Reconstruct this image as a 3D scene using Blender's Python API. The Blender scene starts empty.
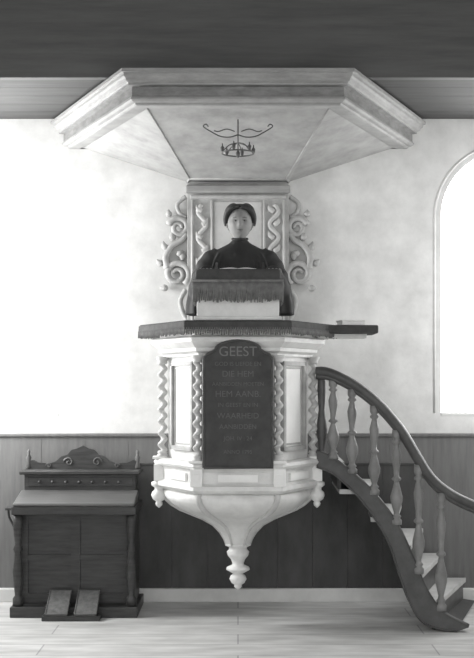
import bpy, bmesh, math, random
from mathutils import Vector, Matrix
random.seed(4)
S = bpy.context.scene
S.view_settings.view_transform = 'Standard'
S.view_settings.look = 'None'

# ------------------------------------------------------------ materials
def mat(name, g, rough=0.6, var=0.0, scale=6.0, stretch=(1,1,1), bump=0.0, spec=0.4, g2=None, detail=6, metal=0):
    m = bpy.data.materials.new(name); m.use_nodes = True
    nt = m.node_tree; b = nt.nodes['Principled BSDF']
    b.inputs['Roughness'].default_value = rough
    b.inputs['Specular IOR Level'].default_value = spec
    b.inputs['Metallic'].default_value = metal
    b.inputs['Base Color'].default_value = (g, g, g*0.985, 1)
    if var > 0 or bump > 0:
        tc = nt.nodes.new('ShaderNodeTexCoord'); mp = nt.nodes.new('ShaderNodeMapping')
        mp.inputs['Scale'].default_value = stretch
        nz = nt.nodes.new('ShaderNodeTexNoise'); nz.inputs['Scale'].default_value = scale
        nz.inputs['Detail'].default_value = detail; nz.inputs['Roughness'].default_value = 0.65
        nt.links.new(tc.outputs['Object'], mp.inputs['Vector']); nt.links.new(mp.outputs[0], nz.inputs['Vector'])
        cr = nt.nodes.new('ShaderNodeValToRGB')
        lo = g*(1-var); hi = g*(1+var)
        cr.color_ramp.elements[0].position = 0.32; cr.color_ramp.elements[1].position = 0.68
        cr.color_ramp.elements[0].color = (lo, lo, lo*0.985, 1); cr.color_ramp.elements[1].color = (hi, hi, hi*0.985, 1)
        nt.links.new(nz.outputs['Fac'], cr.inputs[0]); nt.links.new(cr.outputs[0], b.inputs['Base Color'])
        if bump > 0:
            bp = nt.nodes.new('ShaderNodeBump'); bp.inputs['Strength'].default_value = bump; bp.inputs['Distance'].default_value = 0.01
            nt.links.new(nz.outputs['Fac'], bp.inputs['Height']); nt.links.new(bp.outputs[0], b.inputs['Normal'])
    return m

M_plaster = mat('plaster', 0.63, 0.9, 0.15, 3.6, bump=0.4, spec=0.1, detail=15)
M_wains = mat('wainscot_wood', 0.14, 0.55, 0.15, 5, (6,1,0.6), 0.1)
M_wdark = mat('wainscot_shade_and_soffit', 0.058, 0.6, 0.3, 4, (2,1,0.8), 0.1)  # stair soffit wood; on the wainscot it is shadow put into colour
M_ceil = mat('ceiling_wood', 0.055, 0.7, 0.20, 4, (0.4,4,4), 0.1)
M_fascia = mat('fascia_wood', 0.098, 0.7, 0.20, 4, (0.35,4,4), 0.1, detail=12)
M_white = mat('pulpit_white_paint', 0.66, 0.5, 0.12, 9, spec=0.3)
M_ivory = mat('pulpit_panel_paint', 0.80, 0.5, 0.05, 9, spec=0.3)
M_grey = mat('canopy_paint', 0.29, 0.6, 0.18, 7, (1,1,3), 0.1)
M_greyd = mat('canopy_frieze_shade', 0.20, 0.6, 0.28, 9, (1,1,3), 0.1)  # darker than the cornice: lack of frontal light put into the colour
M_soffit = mat('canopy_soffit_paint', 0.33, 0.7, 0.2, 6, detail=12)
M_carve = mat('carving_paint', 0.38, 0.6, 0.18, 12)
M_pcentre = mat('back_panel_field', 0.50, 0.6, 0.14, 6)
M_pframe = mat('panel_frame_paint', 0.50, 0.6, 0.10, 12)
M_board = mat('tablet_black', 0.045, 0.6, 0.35, 10)
M_letter = mat('tablet_lettering', 0.11, 0.6)
M_letter2 = mat('tablet_heading', 0.16, 0.6)
M_stair = mat('stair_dark_wood', 0.068, 0.4, 0.3, 8, (1,1,1), 0.05)
M_balus = mat('baluster_wood', 0.21, 0.35, 0.2, 8)
M_tread = mat('stair_tread', 0.46, 0.6, 0.14, 8)
M_organ = mat('harmonium_wood', 0.042, 0.4, 0.4, 6, (1,1,8), 0.05)
M_organ2 = mat('harmonium_lid', 0.10, 0.28, 0.2, 6, (1,8,8))
M_pedal = mat('pedal_carpet', 0.12, 0.9, 0.3, 30)
M_cloth = mat('desk_cloth', 0.06, 0.85, 0.25, 20, bump=0.3)
M_fringe = mat('fringe_thread', 0.15, 0.8, 0.3, 30)
M_robe = mat('black_robe', 0.032, 0.8, 0.3, 6)
M_skin = mat('skin', 0.27, 0.65, 0.06, 20, spec=0.15)
M_hair = mat('hair', 0.035, 0.6, 0.5, 30, (6,6,1), 0.3)
M_lip = mat('lips', 0.15, 0.5)
M_eye = mat('eye_white', 0.22, 0.4)
M_iris = mat('eye_iris', 0.045, 0.5)
M_brow = mat('brow_hair', 0.09, 0.7)
M_iron = mat('wrought_iron', 0.08, 0.5)
M_paper = mat('paper', 0.75, 0.8, 0.05, 20)
M_base = mat('baseboard_paint', 0.62, 0.6, 0.10, 5)

def floor_material():
    m = bpy.data.materials.new('floor_boards'); m.use_nodes = True
    nt = m.node_tree; b = nt.nodes['Principled BSDF']; b.inputs['Roughness'].default_value = 0.6
    tc = nt.nodes.new('ShaderNodeTexCoord')
    br = nt.nodes.new('ShaderNodeTexBrick'); br.inputs['Scale'].default_value = 1.0
    br.inputs['Brick Width'].default_value = 2.3; br.inputs['Row Height'].default_value = 0.27
    br.inputs['Mortar Size'].default_value = 0.005
    br.inputs['Color1'].default_value = (0.60,0.60,0.59,1); br.inputs['Color2'].default_value = (0.54,0.54,0.53,1)
    br.inputs['Mortar'].default_value = (0.34,0.34,0.34,1)
    nt.links.new(tc.outputs['Object'], br.inputs['Vector'])
    nz = nt.nodes.new('ShaderNodeTexNoise'); nz.inputs['Scale'].default_value = 4; nz.inputs['Detail'].default_value = 12
    mp = nt.nodes.new('ShaderNodeMapping'); mp.inputs['Scale'].default_value=(0.7,2.5,1)
    nt.links.new(tc.outputs['Object'], mp.inputs['Vector']); nt.links.new(mp.outputs[0], nz.inputs['Vector'])
    cr = nt.nodes.new('ShaderNodeValToRGB'); cr.color_ramp.elements[0].position=.3; cr.color_ramp.elements[1].position=.7
    cr.color_ramp.elements[0].color=(.72,.72,.72,1); cr.color_ramp.elements[1].color=(1.12,1.12,1.12,1)
    nt.links.new(nz.outputs['Fac'], cr.inputs[0])
    mx = nt.nodes.new('ShaderNodeMix'); mx.data_type='RGBA'; mx.blend_type='MULTIPLY'; mx.inputs[0].default_value=1
    nt.links.new(br.outputs['Color'], mx.inputs[6]); nt.links.new(cr.outputs[0], mx.inputs[7])
    nt.links.new(mx.outputs[2], b.inputs['Base Color'])
    return m
M_floor = floor_material()

def pane_material():
    m = bpy.data.materials.new('frosted_pane'); m.use_nodes = True
    b = m.node_tree.nodes['Principled BSDF']
    b.inputs['Base Color'].default_value=(.9,.9,.9,1)
    b.inputs['Emission Color'].default_value=(1,1,1,1); b.inputs['Emission Strength'].default_value=6
    return m
M_pane = pane_material()

# ------------------------------------------------------------ mesh helpers
def empty(name, loc=(0,0,0)):
    e = bpy.data.objects.new(name, None); e.location = loc; e.empty_display_size = 0.1
    S.collection.objects.link(e); return e

def mk(name, verts, faces, m, parent=None, smooth=False, fix=True):
    me = bpy.data.meshes.new(name); me.from_pydata([tuple(v) for v in verts], [], faces); me.update()
    if fix:
        bm = bmesh.new(); bm.from_mesh(me); bmesh.ops.recalc_face_normals(bm, faces=bm.faces); bm.to_mesh(me); bm.free()
    if smooth:
        for p in me.polygons: p.use_smooth = True
    o = bpy.data.objects.new(name, me); S.collection.objects.link(o)
    if m: me.materials.append(m)
    if parent: o.parent = parent
    return o

class Acc:
    def __init__(s): s.v=[]; s.f=[]
    def add(s, vf):
        n=len(s.v); v,f=vf; s.v+= [tuple(a) for a in v]; s.f+=[tuple(i+n for i in q) for q in f]; return s
    def obj(s,name,m,parent=None,smooth=False,fix=True): return mk(name,s.v,s.f,m,parent,smooth,fix)

def boxg(x0,x1,y0,y1,z0,z1):
    v=[(x0,y0,z0),(x1,y0,z0),(x1,y1,z0),(x0,y1,z0),(x0,y0,z1),(x1,y0,z1),(x1,y1,z1),(x0,y1,z1)]
    return v,[(0,3,2,1),(4,5,6,7),(0,1,5,4),(1,2,6,5),(2,3,7,6),(3,0,4,7)]

def box(name,x0,x1,y0,y1,z0,z1,m,parent=None,bev=0.0):
    o = mk(name,*boxg(x0,x1,y0,y1,z0,z1),m,parent)
    if bev:
        b=o.modifiers.new('b','BEVEL'); b.width=bev; b.segments=2
    return o

def loft(rings, cap0=True, cap1=True, closed=True):
    n=len(rings[0]); v=[p for r in rings for p in r]; f=[]
    for i in range(len(rings)-1):
        for j in range(n if closed else n-1):
            k=(j+1)%n
            f.append((i*n+j,i*n+k,(i+1)*n+k,(i+1)*n+j))
    if cap0: f.append(tuple(range(n))[::-1])
    if cap1: f.append(tuple(range((len(rings)-1)*n,len(rings)*n)))
    return v,f

def lathe(prof, c=(0,0,0), n=20):
    rings=[]
    for r,z in prof:
        rings.append([(c[0]+r*math.cos(2*math.pi*j/n), c[1]+r*math.sin(2*math.pi*j/n), c[2]+z) for j in range(n)])
    return loft(rings)

def tube(pts, radii, n=12, flat=1.0):
    pts=[Vector(p) for p in pts]
    if not hasattr(radii,'__len__'): radii=[radii]*len(pts)
    rings=[]; ref=None
    for i,p in enumerate(pts):
        t=(pts[min(i+1,len(pts)-1)]-pts[max(i-1,0)]).normalized()
        if ref is None:
            a=Vector((0,1,0)) if abs(t.y)<0.9 else Vector((1,0,0))
            ref=(a-t*a.dot(t)).normalized()
        else:
            ref=(ref-t*ref.dot(t)).normalized()
        b=t.cross(ref)
        r=radii[i]
        rings.append([p+ref*(r*flat*math.cos(2*math.pi*j/n))+b*(r*math.sin(2*math.pi*j/n)) for j in range(n)])
    return loft(rings)

def smoothpath(pts, sub=6):
    P=[Vector(p) for p in pts]; out=[]
    for i in range(len(P)-1):
        p0=P[max(i-1,0)];p1=P[i];p2=P[i+1];p3=P[min(i+2,len(P)-1)]
        for k in range(sub):
            t=k/sub
            out.append(0.5*((2*p1)+(-p0+p2)*t+(2*p0-5*p1+4*p2-p3)*t*t+(-p0+3*p1-3*p2+p3)*t**3))
    out.append(P[-1]); return out

def ellipsoid(c, r, nu=24, nv=16):
    rings=[]
    for i in range(nv+1):
        a=math.pi*(i/nv); a=min(max(a,0.02),math.pi-0.02)
        rings.append([(c[0]+r[0]*math.sin(a)*math.cos(2*math.pi*j/nu), c[1]+r[1]*math.sin(a)*math.sin(2*math.pi*j/nu), c[2]+r[2]*math.cos(a)) for j in range(nu)])
    return loft(rings)

# ------------------------------------------------------------ ROOM
WX=2.95
floor = box('floor',-WX-0.2,WX+0.2,-9.5,0.3,-0.1,0.0,M_floor)

def arch_prism(cx, r, z0, zs, y0, y1, n=28):
    out=[(cx-r,z0),(cx+r,z0)]
    out+= [(cx+r*math.cos(math.pi*k/n), zs+r*math.sin(math.pi*k/n)) for k in range(n+1)]
    ra=[(x,y0,z) for x,z in out]; rb=[(x,y1,z) for x,z in out]
    return loft([ra,rb])
WR=0.48; WZ0=1.34; WZS=2.74
WCS={-1:-1.76,1:1.93}
wall = box('wall_back',-WX-0.2,WX+0.2,0.0,0.3,0.0,4.6,M_plaster)
cut=[]
for sx in (-1,1):
    c=mk('cut',*arch_prism(WCS[sx],WR,WZ0,WZS,-0.2,0.5),None); cut.append(c)
    b=wall.modifiers.new('b','BOOLEAN'); b.object=c; b.operation='DIFFERENCE'; b.solver='EXACT'
bpy.context.view_layer.update()
dg=bpy.context.evaluated_depsgraph_get()
me=bpy.data.meshes.new_from_object(wall.evaluated_get(dg)); wall.modifiers.clear(); wall.data=me
for c in cut: bpy.data.objects.remove(c)

for i,sx in enumerate((-1,1)):
    e=empty('window_%d'%(i+1),(0,0,0)); cx=WCS[sx]
    mk('pane',*arch_prism(cx,WR,WZ0,WZS,0.10,0.106),M_pane,e)
    a=Acc()
    a.add(boxg(cx-0.012,cx+0.012,0.11,0.14,WZ0,WZS+WR)); 
    for z in (1.78,2.25,2.72): a.add(boxg(cx-WR,cx+WR,0.11,0.14,z-0.012,z+0.012))
    a.obj('glazing_bars',M_white,e)
    if sx==1:
        pts=[(cx-WR-0.045,-0.001,WZ0)]+[(cx+(WR+0.045)*math.cos(math.pi-math.pi*k/28),-0.001,WZS+(WR+0.045)*math.sin(math.pi*k/28)) for k in range(29)]+[(cx+WR+0.045,-0.001,WZ0)]
        v,f=tube(pts,0.008,8,0.6); mk('surround_bead',v,f,M_plaster,e,True)
    box('sill',cx-WR,cx+WR,-0.004,0.10,WZ0-0.02,WZ0,M_plaster,e,0.003)

box('wall_left',-WX-0.2,-WX,-5.2,0.0,0,4.6,M_plaster)
box('wall_right',WX,WX+0.2,-5.2,0.0,0,4.6,M_plaster)
CZ=3.44
a=Acc(); w=0.212
for k in range(5):
    a.add(boxg(-WX,WX,-1.06+k*w+0.002,-1.06+(k+1)*w-0.002,CZ,CZ+0.04))
a.add(boxg(-WX,WX,-1.06,0,CZ+0.02,CZ+0.06))
a.obj('ceiling_lower',M_ceil)
a=Acc()
zz=CZ-0.01
for k,h in enumerate((0.52,0.40,0.24)):
    a.add(boxg(-WX,WX,-1.115+0.003*(k%2),-1.06,zz,zz+h-0.002)); zz+=h
a.add(boxg(-WX,WX,-1.10,-1.06,CZ,zz))
a.obj('trim_1',M_fascia)
box('ceiling',-WX-0.2,WX+0.2,-5.2,-1.12,4.6,4.7,M_ceil)

# wainscot
e=empty('trim_2'); a=Acc()
x=-WX
while x<WX-0.01:
    x1=min(x+0.31,WX); a.add(boxg(x+0.0012,x1-0.0012,-0.019,0.0,0.08,1.17)); x=x1
a.add(boxg(-WX,WX,-0.016,0.0,0.08,1.17))
a.obj('boards',M_wains,e)
box('cap_rail',-WX,WX,-0.035,0.0,1.17,1.195,M_wains,e,0.008)
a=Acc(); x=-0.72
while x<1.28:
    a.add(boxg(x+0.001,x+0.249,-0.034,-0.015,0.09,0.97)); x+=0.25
a.obj('wainscot_shade',M_wdark,e)  # added dark boards stand in for the shadow under pulpit and stair
box('wainscot_shade_rail',-0.72,1.28,-0.040,-0.015,0.97,0.985,M_wdark,e,0.004)  # upper edge of the added shadow boards
box('baseboard_back',-WX,WX,-0.06,0.0,0.0,0.095,M_base,None,0.006)

# ------------------------------------------------------------ CANOPY (sounding board)
canopy=empty('pulpit_sounding_board')
B0,F0,D0=1.34,0.69,1.36
slope=(B0-F0)/D0
def cring(t,z,yb=-0.002):
    B=B0-1.11*t; D=D0-t; F=B-D*slope
    return [(-B,yb,z),(-F,-D,z),(F,-D,z),(B,yb,z)]
def cband(name,prof,m,capt=False,capb=False):
    v,f=loft([cring(t,z) for t,z in prof],capt,capb,True); return mk(name,v,f,m,canopy)
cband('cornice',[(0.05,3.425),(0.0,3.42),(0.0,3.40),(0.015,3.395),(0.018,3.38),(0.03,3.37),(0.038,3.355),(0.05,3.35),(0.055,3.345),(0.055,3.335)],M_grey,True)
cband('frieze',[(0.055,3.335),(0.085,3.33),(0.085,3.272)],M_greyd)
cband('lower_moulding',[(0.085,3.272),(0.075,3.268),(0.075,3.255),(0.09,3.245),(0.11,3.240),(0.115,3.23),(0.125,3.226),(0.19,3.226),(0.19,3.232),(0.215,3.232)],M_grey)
r1=cring(0.215,3.232)
zc=2.99
r2=[(-0.36,-0.002,zc),(-0.34,-0.14,zc),(0.34,-0.14,zc),(0.36,-0.002,zc)]
v,f=loft([r1,r2],False,True); mk('soffit',v,f,M_soffit,canopy)
a=Acc()
for i in (1,2):
    a.add(tube([r1[i],r2[i]],0.006,8))
a.add(tube([r2[0],r2[1],r2[2],r2[3]],0.010,8))
a.obj('ribs',M_soffit,canopy,True)

# hanging iron ornament
orn=empty('hanging_iron_crown')
a=Acc(); oy=-1.02; zt=3.195
a.add(tube([(0,oy,zt),(0,oy,3.0)],0.004,8))
for s in (-1,1):
    pts=smoothpath([(0,oy,3.10),(s*0.05,oy,3.085),(s*0.11,oy,3.09),(s*0.17,oy,3.12),(s*0.215,oy,3.15),(s*0.20,oy,3.165),(s*0.185,oy,3.15)],5)
    a.add(tube(pts,0.0040,8))
    pts=smoothpath([(s*0.02,oy,3.12),(s*0.07,oy,3.135),(s*0.12,oy,3.12),(s*0.15,oy,3.125)],5)
    a.add(tube(pts,0.0034,8))
ring=[(0.10*math.cos(t*math.pi/12),oy+0.10*math.sin(t*math.pi/12),2.985) for t in range(25)]
a.add(tube(ring,0.0045,8))
for k in range(6):
    t=k*math.pi/3+0.26
    p=(0.10*math.cos(t),oy+0.10*math.sin(t),2.985)
    a.add(tube(smoothpath([(0,oy,3.05),(0.06*math.cos(t),oy+0.06*math.sin(t),3.03),p],4),0.0035,6))
    a.add(lathe([(0.002,0),(0.010,0.01),(0.012,0.03),(0.004,0.04),(0.003,0.055)],(p[0],p[1],2.985),8))
a.add(lathe([(0.002,-0.03),(0.012,-0.015),(0.014,0),(0.004,0.02)],(0,oy,2.985),10))
a.obj('ironwork',M_iron,orn,True)

# ------------------------------------------------------------ BACK PANEL with carved wings
bp=empty('pulpit_back_panel')
box('board',-0.36,0.36,-0.05,-0.001,1.80,2.97,M_carve,bp,0.004)
box('centre_panel',-0.17,0.17,-0.056,-0.045,1.95,2.84,M_pcentre,bp,0.004)
box('top_rail',-0.37,0.37,-0.085,-0.04,2.90,2.955,M_grey,bp,0.01)
box('head_rail',-0.34,0.34,-0.075,-0.04,2.86,2.885,M_carve,bp,0.006)
a=Acc()
for s in (-1,1):
    for xx in (0.185,0.325):
        a.add(tube([(s*xx,-0.055,1.9),(s*xx,-0.055,2.85)],0.009,8))
    P=[(s*(0.255+0.032*math.sin(k*0.42)),-0.052,2.82-k*0.0125) for k in range(72)]
    a.add(tube(P,[0.016]*72,8,0.7))
    for k in range(9):
        z=2.80-k*0.094; q=1 if k%2 else -1
        a.add(tube(smoothpath([(s*0.255,-0.052,z-0.03),(s*0.255+q*0.03,-0.055,z-0.01),(s*0.255+q*0.04,-0.052,z+0.02)],4),[.014,.018,.018,.017,.016,.013,.01,.007,.004],8,0.7))
a.obj('pilaster_carving',M_pframe,bp,True)
def spiral(cx,cz,r0,r1,a0,turns,n=34,y=-0.03):
    return [(cx+(r0+(r1-r0)*k/n)*math.cos(a0+turns*2*math.pi*k/n),y,cz+(r0+(r1-r0)*k/n)*math.sin(a0+turns*2*math.pi*k/n)) for k in range(n+1)]
a=Acc()
for s in (-1,1):
    def mir(P): return [(s*p[0],p[1],p[2]) for p in P]
    low=spiral(0.435,2.33,0.022,0.095,0.3,1.6)
    a.add(tube(mir(low),[0.014+0.014*k/34 for k in range(35)],8,0.9))
    up=spiral(0.42,2.66,0.018,0.075,3.4,-1.5)
    a.add(tube(mir(up),[0.014+0.012*k/34 for k in range(35)],8,0.9))
    a.add(tube(mir(smoothpath([(0.50,-0.03,2.37),(0.515,-0.03,2.45),(0.47,-0.03,2.53),(0.40,-0.03,2.57),(0.365,-0.03,2.62)],5)),[0.028-0.0004*k for k in range(21)],8,0.9))
    a.add(tube(mir(smoothpath([(0.37,-0.03,2.22),(0.41,-0.03,2.14),(0.39,-0.03,2.05),(0.36,-0.03,2.0)],5)),0.018,8,0.9))
    a.add(tube(mir(smoothpath([(0.37,-0.03,2.73),(0.42,-0.03,2.77),(0.43,-0.03,2.83),(0.37,-0.03,2.88)],5)),0.016,8,0.9))
    for (lx,lz,ang,l) in ((0.50,2.50,0.6,0.07),(0.46,2.57,1.1,0.06),(0.53,2.40,0.1,0.06),(0.50,2.24,-0.6,0.06),(0.43,2.46,2.2,0.06),(0.40,2.48,-2.0,0.06),(0.48,2.74,0.8,0.05)):
        P=[(lx+l*t*math.cos(ang+0.5*t),-0.03,lz+l*t*math.sin(ang+0.5*t)) for t in (0,0.25,0.5,0.75,1.0)]
        a.add(tube(mir(P),[0.012,0.024,0.024,0.015,0.003],8,0.8))
a.obj('carved_wings',M_carve,bp,True)

# ------------------------------------------------------------ PULPIT
pul=empty('pulpit'); PY=-0.835
def hexr(R,z,sub=1,rnd=0.0):
    c=[(R*math.cos(math.radians(60*k)),R*math.sin(math.radians(60*k))) for k in range(6)]
    out=[]
    for k in range(6):
        p=c[k];q=c[(k+1)%6]
        for t in range(sub):
            x=p[0]+(q[0]-p[0])*t/sub; y=p[1]+(q[1]-p[1])*t/sub
            if rnd:
                l=math.hypot(x,y); f=(R*0.95/l); x=x*(1-rnd)+x*f*rnd; y=y*(1-rnd)+y*f*rnd
            out.append((x,PY+y,z))
    return out
def hexl(name,prof,m,c0=False,c1=False,parent=pul,smooth=False):
    v,f=loft([hexr(R,z) for R,z in prof],c0,c1); return mk(name,v,f,m,parent,smooth)
hexl('body',[(0.40,1.12),(0.40,1.84),(0.445,1.84),(0.445,1.07)],M_white)
hexl('standing_floor',[(0.44,1.05),(0.44,1.12)],M_stair,True,True)
hexl('base_ledge',[(0.44,1.075),(0.50,1.075),(0.53,1.068),(0.54,1.05),(0.53,1.035),(0.505,1.025),(0.495,1.01),(0.495,0.945),(0.51,0.935),(0.53,0.93),(0.535,0.905),(0.515,0.89),(0.48,0.878),(0.44,0.875)],M_white)
hexl('cornice',[(0.44,1.715),(0.475,1.715),(0.478,1.73),(0.505,1.745),(0.51,1.765),(0.52,1.77),(0.555,1.80),(0.56,1.825),(0.54,1.835),(0.50,1.84),(0.50,1.865),(0.44,1.865)],M_white)
prof=[(0.47,0.885),(0.485,0.865),(0.485,0.84),(0.468,0.815),(0.435,0.785),(0.385,0.755),(0.31,0.722),(0.235,0.69),(0.165,0.65),(0.118,0.60),(0.092,0.555),(0.08,0.52)]
rings=[]
for i,(R,z) in enumerate(prof):
    rnd=min(1,i/9)
    rr=hexr(R,z,8,rnd)
    o=[]
    for j,(x,y,zz_) in enumerate(rr):
        t=(j%8)/8; bulge=1+0.045*math.sin(math.pi*t)*min(1,i/2)*(1 if i<9 else 0.3) - (0.03 if j%8==0 and 1<i<10 else 0)
        o.append((x*bulge,PY+(y-PY)*bulge,zz_))
    rings.append(o)
v,f=loft(rings,True,True); mk('bowl',v,f,M_white,pul,True)
v,f=lathe([(0.08,0.53),(0.082,0.515),(0.058,0.505),(0.058,0.49),(0.072,0.475),(0.066,0.45),(0.045,0.425),(0.036,0.40),(0.04,0.39),(0.072,0.375),(0.076,0.36),(0.05,0.345),(0.03,0.335),(0.048,0.32),(0.055,0.30),(0.042,0.275),(0.022,0.262),(0.026,0.252),(0.014,0.238),(0.002,0.228)],(0,PY,0),24)
mk('pendant',v,f,M_white,pul,True)
a=Acc()
for k in range(6):
    ang=math.radians(60*k)
    P=[]
    for i,(R,z) in enumerate(prof):
        rnd=min(1,i/9); RR=R*(1-rnd)+R*0.95*rnd
        P.append((RR*math.cos(ang)*0.985,PY+RR*math.sin(ang)*0.985,z))
    a.add(tube(P,[0.02]*6+[0.017,0.015,0.013,0.011,0.009,0.008],8))
a.obj('bowl_ribs',M_pframe,pul,True)
a=Acc()
for k in (0,3):
    ang=math.radians(60*k); R=0.505
    c=(R*math.cos(ang),PY+R*math.sin(ang),0)
    a.add(lathe([(0.02,0.93),(0.048,0.92),(0.05,0.90),(0.03,0.885),(0.028,0.87),(0.045,0.855),(0.05,0.835),(0.04,0.81),(0.018,0.795),(0.024,0.785),(0.02,0.77),(0.003,0.755)],c,14))
a.obj('corner_drops',M_white,pul,True)
a=Acc()
for k in (3,4,5,0):
    ang=math.radians(60*k); R=0.50
    c=(R*math.cos(ang),PY+R*math.sin(ang))
    a.add(boxg(c[0]-0.036,c[0]+0.036,c[1]-0.036,c[1]+0.036,0.93,1.035))
    a.add(boxg(c[0]-0.018,c[0]+0.018,c[1]-0.044,c[1]+0.0,0.96,1.005))
    a.add(boxg(c[0]-0.044,c[0]+0.044,c[1]-0.044,c[1]+0.044,1.07,1.085))
a.obj('pedestal_blocks',M_ivory,pul)
a=Acc()
for k in (3,4,5,0):
    ang=math.radians(60*k); R=0.482
    cx,cy=R*math.cos(ang),PY+R*math.sin(ang)
    rings=[]; n=14; N=96; z0,z1=1.12,1.68; turns=7.5
    for i in range(N+1):
        t=i/N; z=z0+(z1-z0)*t; ph=turns*2*math.pi*t
        ox,oy_=0.011*math.cos(ph),0.011*math.sin(ph)
        rings.append([(cx+ox+0.0215*math.cos(2*math.pi*j/n),cy+oy_+0.0215*math.sin(2*math.pi*j/n),z) for j in range(n)])
    a.add(loft(rings))
    a.add(lathe([(0.038,1.083),(0.038,1.092),(0.028,1.10),(0.034,1.108),(0.026,1.122)],(cx,cy,0),16))
    a.add(lathe([(0.025,1.675),(0.032,1.685),(0.028,1.69),(0.038,1.705),(0.04,1.72)],(cx,cy,0),16))
a.obj('twisted_columns',M_pframe,pul,True)
def face_frame(k):
    a0=math.radians(60*k); a1=math.radians(60*(k+1)); R=0.445
    p=Vector((R*math.cos(a0),PY+R*math.sin(a0),0)); q=Vector((R*math.cos(a1),PY+R*math.sin(a1),0))
    mid=(p+q)/2; u=(q-p).normalized(); nrm=(mid-Vector((0,PY,0))).normalized()
    return mid,u,nrm
def face_box(acc,k,u0,u1,z0,z1,d0,d1):
    mid,u,n=face_frame(k); v=[]
    for d in (d0,d1):
        for (uu,zz) in ((u0,z0),(u1,z0),(u1,z1),(u0,z1)):
            pt=mid+u*uu+n*d; v.append((pt.x,pt.y,zz))
    acc.add((v,[(0,1,2,3),(7,6,5,4),(0,4,5,1),(1,5,6,2),(2,6,7,3),(3,7,4,0)]))
a=Acc(); b=Acc(); g=Acc()
for k in (3,5,2,0):
    face_box(b,k,-0.125,0.125,1.16,1.66,0,0.006)
    for (u0,u1,z0,z1) in ((-0.15,-0.125,1.135,1.685),(0.125,0.15,1.135,1.685),(-0.15,0.15,1.135,1.16),(-0.15,0.15,1.66,1.685)):
        face_box(a,k,u0,u1,z0,z1,0,0.028)
    for (u0,u1,z0,z1) in ((-0.118,-0.108,1.17,1.65),(0.108,0.118,1.17,1.65),(-0.118,0.118,1.17,1.18),(-0.118,0.118,1.64,1.65)):
        face_box(g,k,u0,u1,z0,z1,0,0.012)
for k in (3,4,5):
    face_box(b,k,-0.12,0.12,0.955,1.0,0.03,0.058)
a.obj('panel_frames',M_carve,pul); b.obj('panel_fields',M_ivory,pul); g.obj('panel_beads',M_carve,pul)
box('rear_housing',-0.20,0.20,-0.42,-0.047,0.95,1.80,M_white,pul,0.01)

# front tablet
tab=empty('psalm_tablet')
FY=PY-0.445*math.cos(math.radians(30))
out=[(-0.205,1.045),(0.205,1.045),(0.205,1.70),(0.185,1.725),(0.16,1.735),(0.135,1.75)]
out+=[(0.135*math.cos(t*math.pi/12),1.75+0.055*math.sin(t*math.pi/12)) for t in range(1,12)]
out+=[(-0.135,1.75),(-0.16,1.735),(-0.185,1.725),(-0.205,1.70)]
yF=-1.318
v,f=loft([[(x,yF,z) for x,z in out],[(x,yF+0.02,z) for x,z in out]]); mk('board',v,f,M_board,tab)
v,f=tube([(x,yF,z) for x,z in out]+[(out[0][0],yF,out[0][1])],0.008,8); mk('frame',v,f,M_stair,tab)
box('backing',-0.19,0.19,yF+0.018,FY+0.002,1.085,1.70,M_board,tab)
lines=[("GEEST",0.072,1.738,M_letter2),("GOD IS LIEFDE EN",0.030,1.665,M_letter),("DIE HEM",0.044,1.605,M_letter),("AANBIDDEN MOETEN",0.027,1.545,M_letter),("HEM AANB.",0.046,1.485,M_letter),("IN GEEST EN IN",0.030,1.42,M_letter),("WAARHEID",0.042,1.355,M_letter),("AANBIDDEN",0.034,1.29,M_letter),("JOH. IV : 24",0.030,1.22,M_letter),("ANNO 1795",0.028,1.14,M_letter)]
for t,s,z,mm in lines:
    cu=bpy.data.curves.new('lettering','FONT'); cu.body=t; cu.size=s*1.15; cu.align_x='CENTER'; cu.align_y='CENTER'; cu.extrude=0.001
    o=bpy.data.objects.new('lettering',cu); o.rotation_euler=(math.pi/2,0,0); o.location=(0,yF-0.002,z)
    cu.materials.append(mm); S.collection.objects.link(o); o.parent=tab

# desk shelf ring with cloth and fringe
desk=empty('pulpit_desk')
DR=0.615
v,f=loft([hexr(0.40,1.865),hexr(DR-.02,1.865),hexr(DR,1.885),hexr(DR,1.905),hexr(DR-.02,1.915),hexr(0.40,1.915),hexr(0.40,1.865)],False,False)
mk('shelf',v,f,M_white,desk)
v,f=loft([hexr(0.41,1.918),hexr(DR+.005,1.918),hexr(DR+.015,1.91),hexr(DR+.017,1.87)],False,False)
clo=mk('cloth',v,f,M_cloth,desk); sm=clo.modifiers.new('s','SOLIDIFY'); sm.thickness=0.006; sm.offset=1
a=Acc()
hp=hexr(DR+.02,0)
for k in range(6):
    p=Vector(hp[k]);q=Vector(hp[(k+1)%6]); n=46
    for t in range(n):
        c=p.lerp(q,t/n); L=0.042+random.uniform(-0.006,0.006)
        a.add(tube([(c.x,c.y,1.882),(c.x,c.y,1.865),(c.x+random.uniform(-.002,.002),c.y,1.882-L)],[0.005,0.0065,0.004],5))
a.obj('fringe',M_fringe,desk,True)
box('side_ledge',0.55,0.885,-0.95,-0.66,1.865,1.918,M_cloth,desk,0.01)
box('side_ledge_bracket',0.50,0.82,-0.88,-0.74,1.84,1.866,M_white,desk,0.004)
bk=empty('hymn_book',(0.72,-0.84,1.921)); bk.rotation_euler=(0,0,math.radians(14))
box('pages',-0.075,0.075,-0.055,0.055,0.004,0.026,M_paper,bk,0.003)
box('cover_bottom',-0.08,0.08,-0.06,0.06,0.0,0.004,M_paper,bk)
box('cover_top',-0.08,0.08,-0.06,0.06,0.026,0.031,M_paper,bk,0.002)

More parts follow.
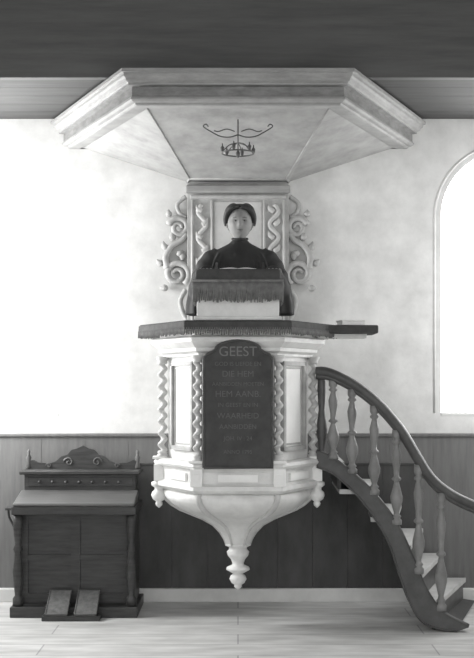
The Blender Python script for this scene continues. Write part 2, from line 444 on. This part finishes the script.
# lectern on the desk
lec=empty('lectern')
box('foot',-0.245,0.245,-1.335,-1.05,1.925,2.09,M_white,lec,0.006)
box('foot_moulding',-0.26,0.26,-1.35,-1.04,1.925,1.95,M_white,lec,0.006)
v=[(-0.262,-1.36,2.10),(0.262,-1.36,2.10),(0.255,-1.02,2.09),(-0.255,-1.02,2.09),(-0.255,-1.35,2.235),(0.255,-1.35,2.235),(0.25,-1.02,2.195),(-0.25,-1.02,2.195)]
o=mk('cushion',v,[(0,3,2,1),(4,5,6,7),(0,1,5,4),(1,2,6,5),(2,3,7,6),(3,0,4,7)],M_cloth,lec,True); bm_=o.modifiers.new('b','BEVEL'); bm_.width=0.022; bm_.segments=4
a=Acc()
for k in range(74):
    x=-0.262+0.524*k/73; L=0.12+random.uniform(-.012,.008)
    a.add(tube([(x,-1.366,2.155),(x,-1.369,2.13),(x+random.uniform(-.003,.003),-1.366,2.155-L)],[0.004,0.0055,0.0035],5))
for s in (-1,1):
    for k in range(40):
        y=-1.36+0.33*k/39; L=0.12+random.uniform(-.012,.008)
        a.add(tube([(s*0.267,y,2.155),(s*0.269,y,2.13),(s*0.266,y,2.155-L)],[0.004,0.0055,0.0035],5))
a.obj('fringe',M_fringe,lec,True)
a=Acc(); a.add(tube([(-0.266,-1.02,2.158),(-0.268,-1.366,2.158),(0.268,-1.366,2.158),(0.266,-1.02,2.158)],0.009,8)); a.obj('braid',M_fringe,lec,True)
bib=empty('open_bible',(0.0,-1.20,2.222)); bib.rotation_euler=(math.radians(-6.9),0,0)
a=Acc()
for s in (-1,1):
    r=[]
    for i in range(9):
        t=i/8; x=s*0.11*t; z=0.004+0.007*math.sin(math.pi*min(1,t*1.1))*(1-t*0.4)
        r.append([(x,-0.08,0.004),(x,0.08,0.004),(x,0.08,z+0.004),(x,-0.08,z+0.004)])
    a.add(loft(r))
a.obj('pages',M_paper,bib)
box('cover',-0.118,0.118,-0.086,0.086,0.0,0.004,M_cloth,bib)

# ------------------------------------------------------------ WOMAN
wom=empty('woman_preacher')
BX=0.012; BY=-0.765
a=Acc()
rg=[(1.125,.26,.215),(1.3,.245,.20),(1.6,.215,.175),(1.85,.19,.155),(2.0,.175,.14),(2.1,.178,.135),(2.2,.19,.14),(2.29,.20,.135),(2.34,.205,.122),(2.375,.198,.105),(2.405,.165,.09),(2.43,.115,.075),(2.452,.072,.060),(2.47,.052,.054),(2.484,.047,.049)]
rings=[]
for z,rx,ry in rg:
    fold=0.035*max(0,(2.05-z))/0.9
    rings.append([(BX+rx*math.cos(t)*(1+fold*math.sin(11*t)),BY+ry*math.sin(t)*(1+fold*math.sin(11*t)),z) for t in [2*math.pi*j/64 for j in range(64)]])
a.add(loft(rings))
for s in (-1,1):
    P=smoothpath([(BX+s*.13,BY,2.370),(BX+s*.19,BY,2.33),(BX+s*.232,BY-.01,2.23),(BX+s*.255,BY-.04,2.13),(BX+s*.25,BY-.12,2.15),(BX+s*.215,BY-.185,2.222),(BX+s*.195,BY-.225,2.258)],6)
    R=[.062,.072,.080,.080,.070,.058,.048]; RR=[]
    for i in range(len(P)):
        t=i/6; k=min(int(t),5); f_=t-k; RR.append((R[k]*(1-f_)+R[k+1]*f_)*(1+0.05*math.sin(i*1.7)))
    a.add(tube(P,RR,20))
    rings=[]
    for i,(z,rx,ry,cx,cy) in enumerate(((2.24,.05,.06,.235,-.05),(2.15,.07,.09,.255,-.07),(2.05,.075,.10,.267,-.07),(1.985,.078,.105,.268,-.07))):
        rings.append([(BX+s*cx+rx*math.cos(t)*(1+.09*math.sin(6*t)),BY+cy+ry*math.sin(t)*(1+.09*math.sin(6*t)),z) for t in [2*math.pi*j/36 for j in range(36)]])
    a.add(loft(rings))
    for k in range(3):
        a.add(tube(smoothpath([(BX+s*(.07+.03*k),BY-.07,2.40-.008*k),(BX+s*(.10+.035*k),BY-.118,2.30),(BX+s*(.09+.045*k),BY-.135,2.18)],4),.010,8))
for k in range(3):
    x=-0.045+0.045*k
    a.add(tube([(BX+x*0.5,BY-.105,2.38),(BX+x*.9,BY-.135,2.2),(BX+x,BY-.128,2.05),(BX+x*1.2,BY-.150,1.8)],[.008,.011,.011,.012],8))
rb=a.obj('gown',M_robe,wom,True)
md=rb.modifiers.new('r','REMESH'); md.mode='VOXEL'; md.voxel_size=0.008; md.use_smooth_shade=True
md=rb.modifiers.new('s','SMOOTH'); md.iterations=5; md.factor=0.5
v,f=lathe([(0.042,2.44),(0.040,2.50),(0.044,2.54)],(BX,BY-0.005,0),20); mk('neck',v,f,M_skin,wom,True)
v,f=tube([(BX+0.050*math.cos(t),BY-0.008+0.050*math.sin(t),2.482-0.010*math.sin(-t)) for t in [2*math.pi*j/24 for j in range(25)]],0.007,8,0.8); mk('collar',v,f,M_robe,wom,True)

HX,HY,HZ=BX,BY-0.015,2.582
def G(x,s): return math.exp(-(x/s)**2)
nu,nv=72,56; rings=[]
for i in range(nv+1):
    th=math.pi*i/nv; th=min(max(th,0.03),math.pi-0.03); r=[]
    for j in range(nu):
        ph=2*math.pi*j/nu
        ux,uy,uz=math.sin(th)*math.cos(ph),math.sin(th)*math.sin(ph),math.cos(th)
        x=.079*ux; y=.092*uy; z=.108*uz
        if uz<0:
            x*=1-.19*(-uz)**1.6; y*=1-.12*(-uz) if uy<0 else 1-.35*(-uz)
        if uy<0:
            fr=min(1,-uy*1.6)
            y*= (1-.04*fr)
            y-= .019*G(x,.012)*G(z+.022,.016)*fr + .009*G(x,.010)*G(z+.002,.022)*fr
            y+= .008*(G(x-.030,.016)+G(x+.030,.016))*G(z-.006,.013)*fr
            y-= .003*G(z-.026,.010)*G(x,.045)*fr
            y-= .005*G(x,.020)*G(z+.054,.009)*fr
            y+= .003*G(x,.02)*G(z+.070,.006)*fr
            y-= .008*G(x,.02)*G(z+.092,.014)*fr
            y-= .005*(G(x-.042,.022)+G(x+.042,.022))*G(z+.022,.022)*fr
        r.append((HX+x,HY+y,HZ+z))
    rings.append(r)
v,f=loft(rings); mk('head',v,f,M_skin,wom,True)
for s in (-1,1):
    ex=HX+s*.029
    v,f=ellipsoid((ex,HY-.074,HZ+.006),(.0115,.010,.0050),14,10); mk('eyeball',v,f,M_eye,wom,True)
    v,f=ellipsoid((ex,HY-.0815,HZ+.006),(.0050,.0035,.0046),12,8); mk('iris',v,f,M_iris,wom,True)
    v,f=tube([(ex-.014,HY-.080,HZ+.009),(ex,HY-.0845,HZ+.0115),(ex+.014,HY-.078,HZ+.008)],[.001,.0020,.001],6); mk('eyelid',v,f,M_brow,wom,True)
    v,f=tube([(ex-.016,HY-.084,HZ+.023),(ex,HY-.0865,HZ+.027),(ex+.016,HY-.078,HZ+.023)],[.0015,.0024,.0012],6); mk('eyebrow',v,f,M_brow,wom,True)
    aa=Acc(); aa.add(ellipsoid((HX+s*.077,HY+.005,HZ-.008),(.008,.016,.026),12,10))
    aa.add(tube([(HX+s*.083,HY+.005+.012*math.cos(t),HZ-.006+.020*math.sin(t)) for t in [2*math.pi*j/14 for j in range(15)]],.004,6)); aa.obj('ear',M_skin,wom,True)
aa=Acc()
aa.add(tube([(HX-.022,HY-.077,HZ-.052),(HX-.008,HY-.0885,HZ-.0505),(HX,HY-.0895,HZ-.0513),(HX+.008,HY-.0885,HZ-.0505),(HX+.022,HY-.077,HZ-.052)],[.001,.0022,.002,.0022,.001],6))
aa.add(tube([(HX-.018,HY-.079,HZ-.0545),(HX,HY-.0885,HZ-.0555),(HX+.018,HY-.079,HZ-.0545)],[.001,.0026,.001],6))
aa.obj('lips',M_lip,wom,True)
aa=Acc()
aa.add(ellipsoid((HX,HY+.034,HZ+.026),(.093,.084,.106),32,24))
for s in (-1,1):
    for k in range(6):
        o=k*0.013
        P=smoothpath([(HX+s*.004,HY-.062+o*1.6,HZ+.096+.006*k-0.0009*k*k),(HX+s*.040,HY-.060+o*1.4,HZ+.094+.005*k),(HX+s*.074,HY-.040+o,HZ+.070+.004*k),(HX+s*.091,HY-.016+o,HZ+.032),(HX+s*.089,HY+.010+o*.7,HZ-.010)],5)
        n_=len(P); aa.add(tube(P,[.0115+.009*math.sin(math.pi*i/(n_-1)) for i in range(n_)],10))
aa.add(ellipsoid((HX,HY+.105,HZ+.01),(.05,.035,.045),20,14))
hr=aa.obj('hair',M_hair,wom,True)
md=hr.modifiers.new('r','REMESH'); md.mode='VOXEL'; md.voxel_size=0.004; md.use_smooth_shade=True
md=hr.modifiers.new('s','SMOOTH'); md.iterations=2

def hand(s,wrist,yaw):
    a=Acc()
    def T(p):
        x,y,z=p; x*=s
        c,si=math.cos(yaw),math.sin(yaw)
        return (wrist[0]+x*c-y*si, wrist[1]+x*si+y*c, wrist[2]+z)
    rings=[]
    for (y,w,h,z) in ((0.03,.026,.02,.004),(0.0,.027,.019,.003),(-.03,.036,.016,.003),(-.06,.041,.014,.002),(-.085,.039,.012,0)):
        rings.append([T((w*math.cos(t),y,z+h*math.sin(t))) for t in [2*math.pi*j/18 for j in range(18)]])
    a.add(loft(rings))
    for (x,L) in ((-.030,.070),(-.010,.080),(.011,.074),(.031,.056)):
        P=[(x*.9,-.06,.002),(x,-.086,.005),(x*1.12,-.086-L*.40,.008),(x*1.16,-.086-L*.72,.001),(x*1.16,-.086-L*.96,-.010)]
        P=smoothpath([T(p) for p in P],3)
        a.add(tube(P,[.0095,.0095,.0093,.009,.0088,.0085,.0085,.008,.0078,.0075,.0068,.006,.004],10))
    P=smoothpath([T(p) for p in ((-.018,-.01,.0),(-.042,-.035,-.002),(-.058,-.065,-.002),(-.062,-.090,-.006))],3)
    a.add(tube(P,[.014,.0135,.013,.0125,.012,.0115,.011,.0095,.008,.006],10))
    o=a.obj('hand',M_skin,wom,True)
    m=o.modifiers.new('r','REMESH'); m.mode='VOXEL'; m.voxel_size=0.0025; m.use_smooth_shade=True
    m=o.modifiers.new('s','SMOOTH'); m.iterations=2
    return o
hand(1,(BX+.188,-1.005,2.242),math.radians(12))
hand(-1,(BX-.188,-1.005,2.242),math.radians(-12))

# ------------------------------------------------------------ STAIRCASE
st=empty('pulpit_staircase')
SYT=-0.86; SYB=-1.0
strg=[(.50,1.115),(.60,1.07),(.678,1.014),(.805,.906),(.932,.760),(1.027,.608),(1.103,.430),(1.186,.240),(1.281,.115),(1.44,.03)]
low =[(.50,1.02),(.59,.985),(.655,.935),(.765,.83),(.875,.68),(.955,.53),(1.01,.36),(1.075,.18),(1.165,.05),(1.36,.0)]
def ylerp(t): return SYT+(SYB-SYT)*t
top=smoothpath([(x,ylerp(i/9),z) for i,(x,z) in enumerate(strg)],5)
bot=smoothpath([(x,ylerp(i/9),z) for i,(x,z) in enumerate(low)],5)
rings=[]
for p,q in zip(top,bot):
    rings.append([(p.x,p.y-.02,p.z),(p.x,p.y+.025,p.z),(q.x,q.y+.025,max(q.z,0)),(q.x,q.y-.02,max(q.z,0))])
mk('string',*loft(rings),M_stair,st)
v,f=tube([(p.x,p.y,p.z+.004) for p in top],0.014,10,1.6); mk('string_cap',v,f,M_stair,st,True)
v,f=tube([(p.x,p.y-.02,max(p.z,.008)) for p in bot],0.007,8); mk('string_lower_bead',v,f,M_stair,st,True)
rings=[[(q.x-.005,q.y+.03,max(q.z,0.002)),(q.x+.30*(1-q.z/1.1)-.005,-0.07,max(q.z,0.002)),(q.x+.30*(1-q.z/1.1)+.02,-0.07,max(q.z,0.002)+.012),(q.x+.02,q.y+.03,max(q.z,0.002)+.012)] for q in bot]
mk('boarded_soffit',*loft(rings),M_wdark,st)
def X(z):
    for p,q in zip(top[:-1],top[1:]):
        if p.z>=z>=q.z: return p.x+(q.x-p.x)*(p.z-z)/(p.z-q.z+1e-9), p.y
    return (top[0].x,top[0].y) if z>top[0].z else (top[-1].x,top[-1].y)
at=Acc(); ar=Acc()
H=0.175
for i in range(1,7):
    z=H*i; zr=z-.02
    xr,yr=X(zr); xl,yl=X(min(zr+H,1.10))
    fan=lambda zz: .42*(1-zz/1.1)
    if i==6: xl=.50
    br=xr+fan(z); bl=xl+fan(min(z+H,1.1))
    yb=-0.065
    def slab(acc,x0,x1,bx0,bx1,z0,z1):
        v=[(x0,yl+.026,z0),(x1,yr+.026,z0),(bx1,yb,z0),(bx0,yb,z0),(x0,yl+.026,z1),(x1,yr+.026,z1),(bx1,yb,z1),(bx0,yb,z1)]
        acc.add((v,[(0,3,2,1),(4,5,6,7),(0,1,5,4),(1,2,6,5),(2,3,7,6),(3,0,4,7)]))
    slab(at,xl-.01,xr+.02,bl-.01,br+.02,z-.03,z)
    slab(ar,xr-.02,xr,br-.02,br,z-H,z-.03)
at.obj('treads',M_tread,st); ar.obj('risers',M_stair,st)
rail=[(.50,1.625),(.56,1.622),(.647,1.588),(.774,1.515),(.90,1.407),(1.027,1.255),(1.122,1.096),(1.217,.950),(1.344,.849),(1.497,.779),(1.62,.745)]
rp=smoothpath([(x,ylerp(min(1,i/9)),z) for i,(x,z) in enumerate(rail)],6)
v,f=tube(rp,0.032,12,1.15); mk('handrail',v,f,M_stair,st,True)
v,f=tube([(p.x,p.y,p.z-.03) for p in rp],0.02,10,1.2); mk('handrail_lower_bead',v,f,M_stair,st,True)
def railz(x):
    for p,q in zip(rp[:-1],rp[1:]):
        if p.x<=x<=q.x: return p.z+(q.z-p.z)*(x-p.x)/(q.x-p.x+1e-9), p.y+(q.y-p.y)*(x-p.x)/(q.x-p.x+1e-9)
def strz(x):
    for p,q in zip(top[:-1],top[1:]):
        if p.x<=x<=q.x: return p.z+(q.z-p.z)*(x-p.x)/(q.x-p.x+1e-9), p.y+(q.y-p.y)*(x-p.x)/(q.x-p.x+1e-9)
BPF=[(.018,0),(.034,.005),(.034,.05),(.022,.07),(.030,.09),(.020,.11),(.017,.13),(.026,.18),(.038,.25),(.039,.30),(.028,.37),(.017,.44),(.016,.46),(.030,.475),(.030,.49),(.017,.51),(.019,.58),(.028,.68),(.031,.74),(.022,.80),(.015,.85),(.028,.87),(.028,.885),(.018,.90),(.028,.93),(.028,1.0)]
a=Acc()
for x in (.605,.723,.862,1.0,1.135,1.272):
    zt,yt=railz(x); zb,yb_=strz(x)
    h=zt-.035-zb
    a.add(lathe([(r,t*h) for r,t in BPF],(x,yb_,zb),16))
a.obj('balusters',M_balus,st,True)
v,f=lathe([(.06,0),(.06,.06),(.035,.08),(.045,.12),(.05,.25),(.03,.36),(.042,.39),(.03,.42),(.035,.55),(.028,.66),(.05,.70),(.055,.76),(.045,.785),(.01,.79)],(1.64,-1.0,0),20)
mk('newel',v,f,M_balus,st,True)
v,f=lathe([(.03,1.03),(.035,1.06),(.02,1.12),(.036,1.25),(.02,1.38),(.028,1.5),(.025,1.6),(.01,1.65)],(.535,-.84,0),16); mk('top_post',v,f,M_stair,st,True)

# ------------------------------------------------------------ HARMONIUM
hm=empty('harmonium')
x0,x1=-1.50,-0.675
box('plinth',x0-.01,x1+.01,-.60,-.10,0,.07,M_organ,hm,.006)
box('case',x0+.02,x1-.02,-.47,-.10,.06,.74,M_organ,hm,.005)
a=Acc()
for xa,xb in ((x0+.02,x0+.09),(x1-.09,x1-.02),(-1.12,-1.06)): a.add(boxg(xa,xb,-.484,-.465,.08,.70))
for za,zb in ((.08,.14),(.62,.70),(.36,.40)): a.add(boxg(x0+.02,x1-.02,-.482,-.465,za,zb))
a.obj('front_framing',M_organ,hm)
a=Acc()
for xx in (x0+.035,x1-.035):
    a.add(lathe([(.035,.07),(.035,.12),(.02,.14),(.028,.2),(.036,.3),(.022,.42),(.034,.45),(.02,.48),(.03,.56),(.034,.62),(.034,.68)],(xx,-.545,0),14))
a.obj('front_legs',M_organ,hm,True)
box('key_bed',x0,x1,-.60,-.10,.68,.735,M_organ,hm,.006)
v=[(x0+.01,-.60,.735),(x1-.01,-.60,.735),(x1-.01,-.30,.735),(x0+.01,-.30,.735),(x0+.01,-.60,.755),(x1-.01,-.60,.755),(x1-.01,-.30,.82),(x0+.01,-.30,.82)]
o=mk('key_lid',v,[(0,3,2,1),(4,5,6,7),(0,1,5,4),(1,2,6,5),(2,3,7,6),(3,0,4,7)],M_organ2,hm); o.modifiers.new('b','BEVEL').width=.006
box('upper_case',x0+.03,x1-.03,-.30,-.10,.735,.925,M_organ,hm,.005)
box('stop_board',x0+.05,x1-.05,-.308,-.29,.845,.905,M_organ,hm,.003)
a=Acc()
for k in range(7):
    xx=x0+.14+k*(x1-x0-.28)/6
    vv,ff=lathe([(.006,0),(.006,.02),(.011,.025),(.011,.035),(.004,.04)],(0,0,0),10)
    a.add(([(xx+p[0],-.308-p[2],.875+p[1]) for p in vv],ff))
a.obj('stop_knobs',M_organ,hm,True)
box('top_shelf',x0+.0,x1-.0,-.33,-.07,.925,.95,M_organ,hm,.006)
# low shaped cresting board with end finials and a raised music desk
L2=(x1-x0)/2-.02; cx=(x0+x1)/2
half=[(L2,0),(L2,.05),(L2-.04,.065),(L2-.08,.045),(L2-.16,.04),(.19,.055),(.15,.09),(.11,.10),(.08,.135),(.04,.145),(0,.165)]
out=half+[(-x,z) for x,z in half[::-1][1:]]
v,f=loft([[(cx+x,-.145,.95+z) for x,z in out],[(cx+x,-.125,.95+z) for x,z in out]]); mk('cresting',v,f,M_organ,hm)
a=Acc()
for xx in (x0+.03,x1-.03):
    a.add(lathe([(.016,.95),(.02,.97),(.012,1.0),(.02,1.03),(.008,1.05),(.012,1.07),(.002,1.09)],(xx,-.135,0),10))
for s in (-1,1):
    a.add(tube([(cx+s*(.10+.035*(1-k/20)*math.cos(k*.45)),-.150,1.0+.035*(1-k/20)*math.sin(k*.45)) for k in range(19)],.005,6))
    a.add(tube([(cx+s*(.24+.02*(1-k/20)*math.cos(k*.45)),-.150,.975+.02*(1-k/20)*math.sin(k*.45)) for k in range(19)],.004,6))
a.obj('cresting_carving',M_organ2,hm,True)
for q in (-1,1):
    cx2=-1.09+q*.095
    v=[(cx2-.07,-.70,.03),(cx2+.07,-.70,.03),(cx2+.07,-.50,.15),(cx2-.07,-.50,.15),(cx2-.07,-.705,.045),(cx2+.07,-.705,.045),(cx2+.07,-.505,.165),(cx2-.07,-.505,.165)]
    mk('pedal',v,[(0,3,2,1),(4,5,6,7),(0,1,5,4),(1,2,6,5),(2,3,7,6),(3,0,4,7)],M_pedal,hm)
    mk('pedal_frame',*tube([Vector(v[4]),Vector(v[5]),Vector(v[6]),Vector(v[7]),Vector(v[4])],.006,6),M_organ2,hm)
box('pedal_sill',-1.28,-.90,-.71,-.59,0,.035,M_organ,hm,.004)
a=Acc(); a.add(boxg(x0-.06,x0,-.5,-.38,.70,.715)); a.add(tube(smoothpath([(x0,-.44,.55),(x0-.02,-.44,.60),(x0-.045,-.44,.65),(x0-.05,-.44,.70)],4),.008,8)); a.obj('side_bracket',M_organ,hm)

# ------------------------------------------------------------ LIGHT
W=bpy.data.worlds.new('World'); S.world=W; W.use_nodes=True
bg=W.node_tree.nodes['Background']; bg.inputs['Color'].default_value=(1,1,1,1); bg.inputs['Strength'].default_value=1.45
def area(name,loc,tgt,sx,sy,p):
    l=bpy.data.lights.new(name,'AREA'); l.shape='RECTANGLE'; l.size=sx; l.size_y=sy; l.energy=p
    o=bpy.data.objects.new(name,l); o.location=loc; S.collection.objects.link(o)
    d=Vector(tgt)-Vector(loc); o.rotation_euler=d.to_track_quat('-Z','Y').to_euler(); return o
area('halation_fill_left',(-2.5,-0.6,2.1),(-1.4,0,2.0),0.5,1.4,105)  # unseen lamp added to bleach the left wall like window halation
area('halation_fill_right',(2.75,-0.7,2.1),(1.7,0,2.0),0.5,1.4,34)  # weaker added lamp doing the same for the right wall

# ------------------------------------------------------------ CAMERA
cam=bpy.data.cameras.new('camera'); co=bpy.data.objects.new('camera',cam); S.collection.objects.link(co)
cam.sensor_fit='HORIZONTAL'; cam.sensor_width=36; cam.lens=1120/474*36
cam.shift_y=56/474; cam.shift_x=-1/474
co.location=(0,-8,1.54); co.rotation_euler=(math.pi/2,0,0)
S.camera=co
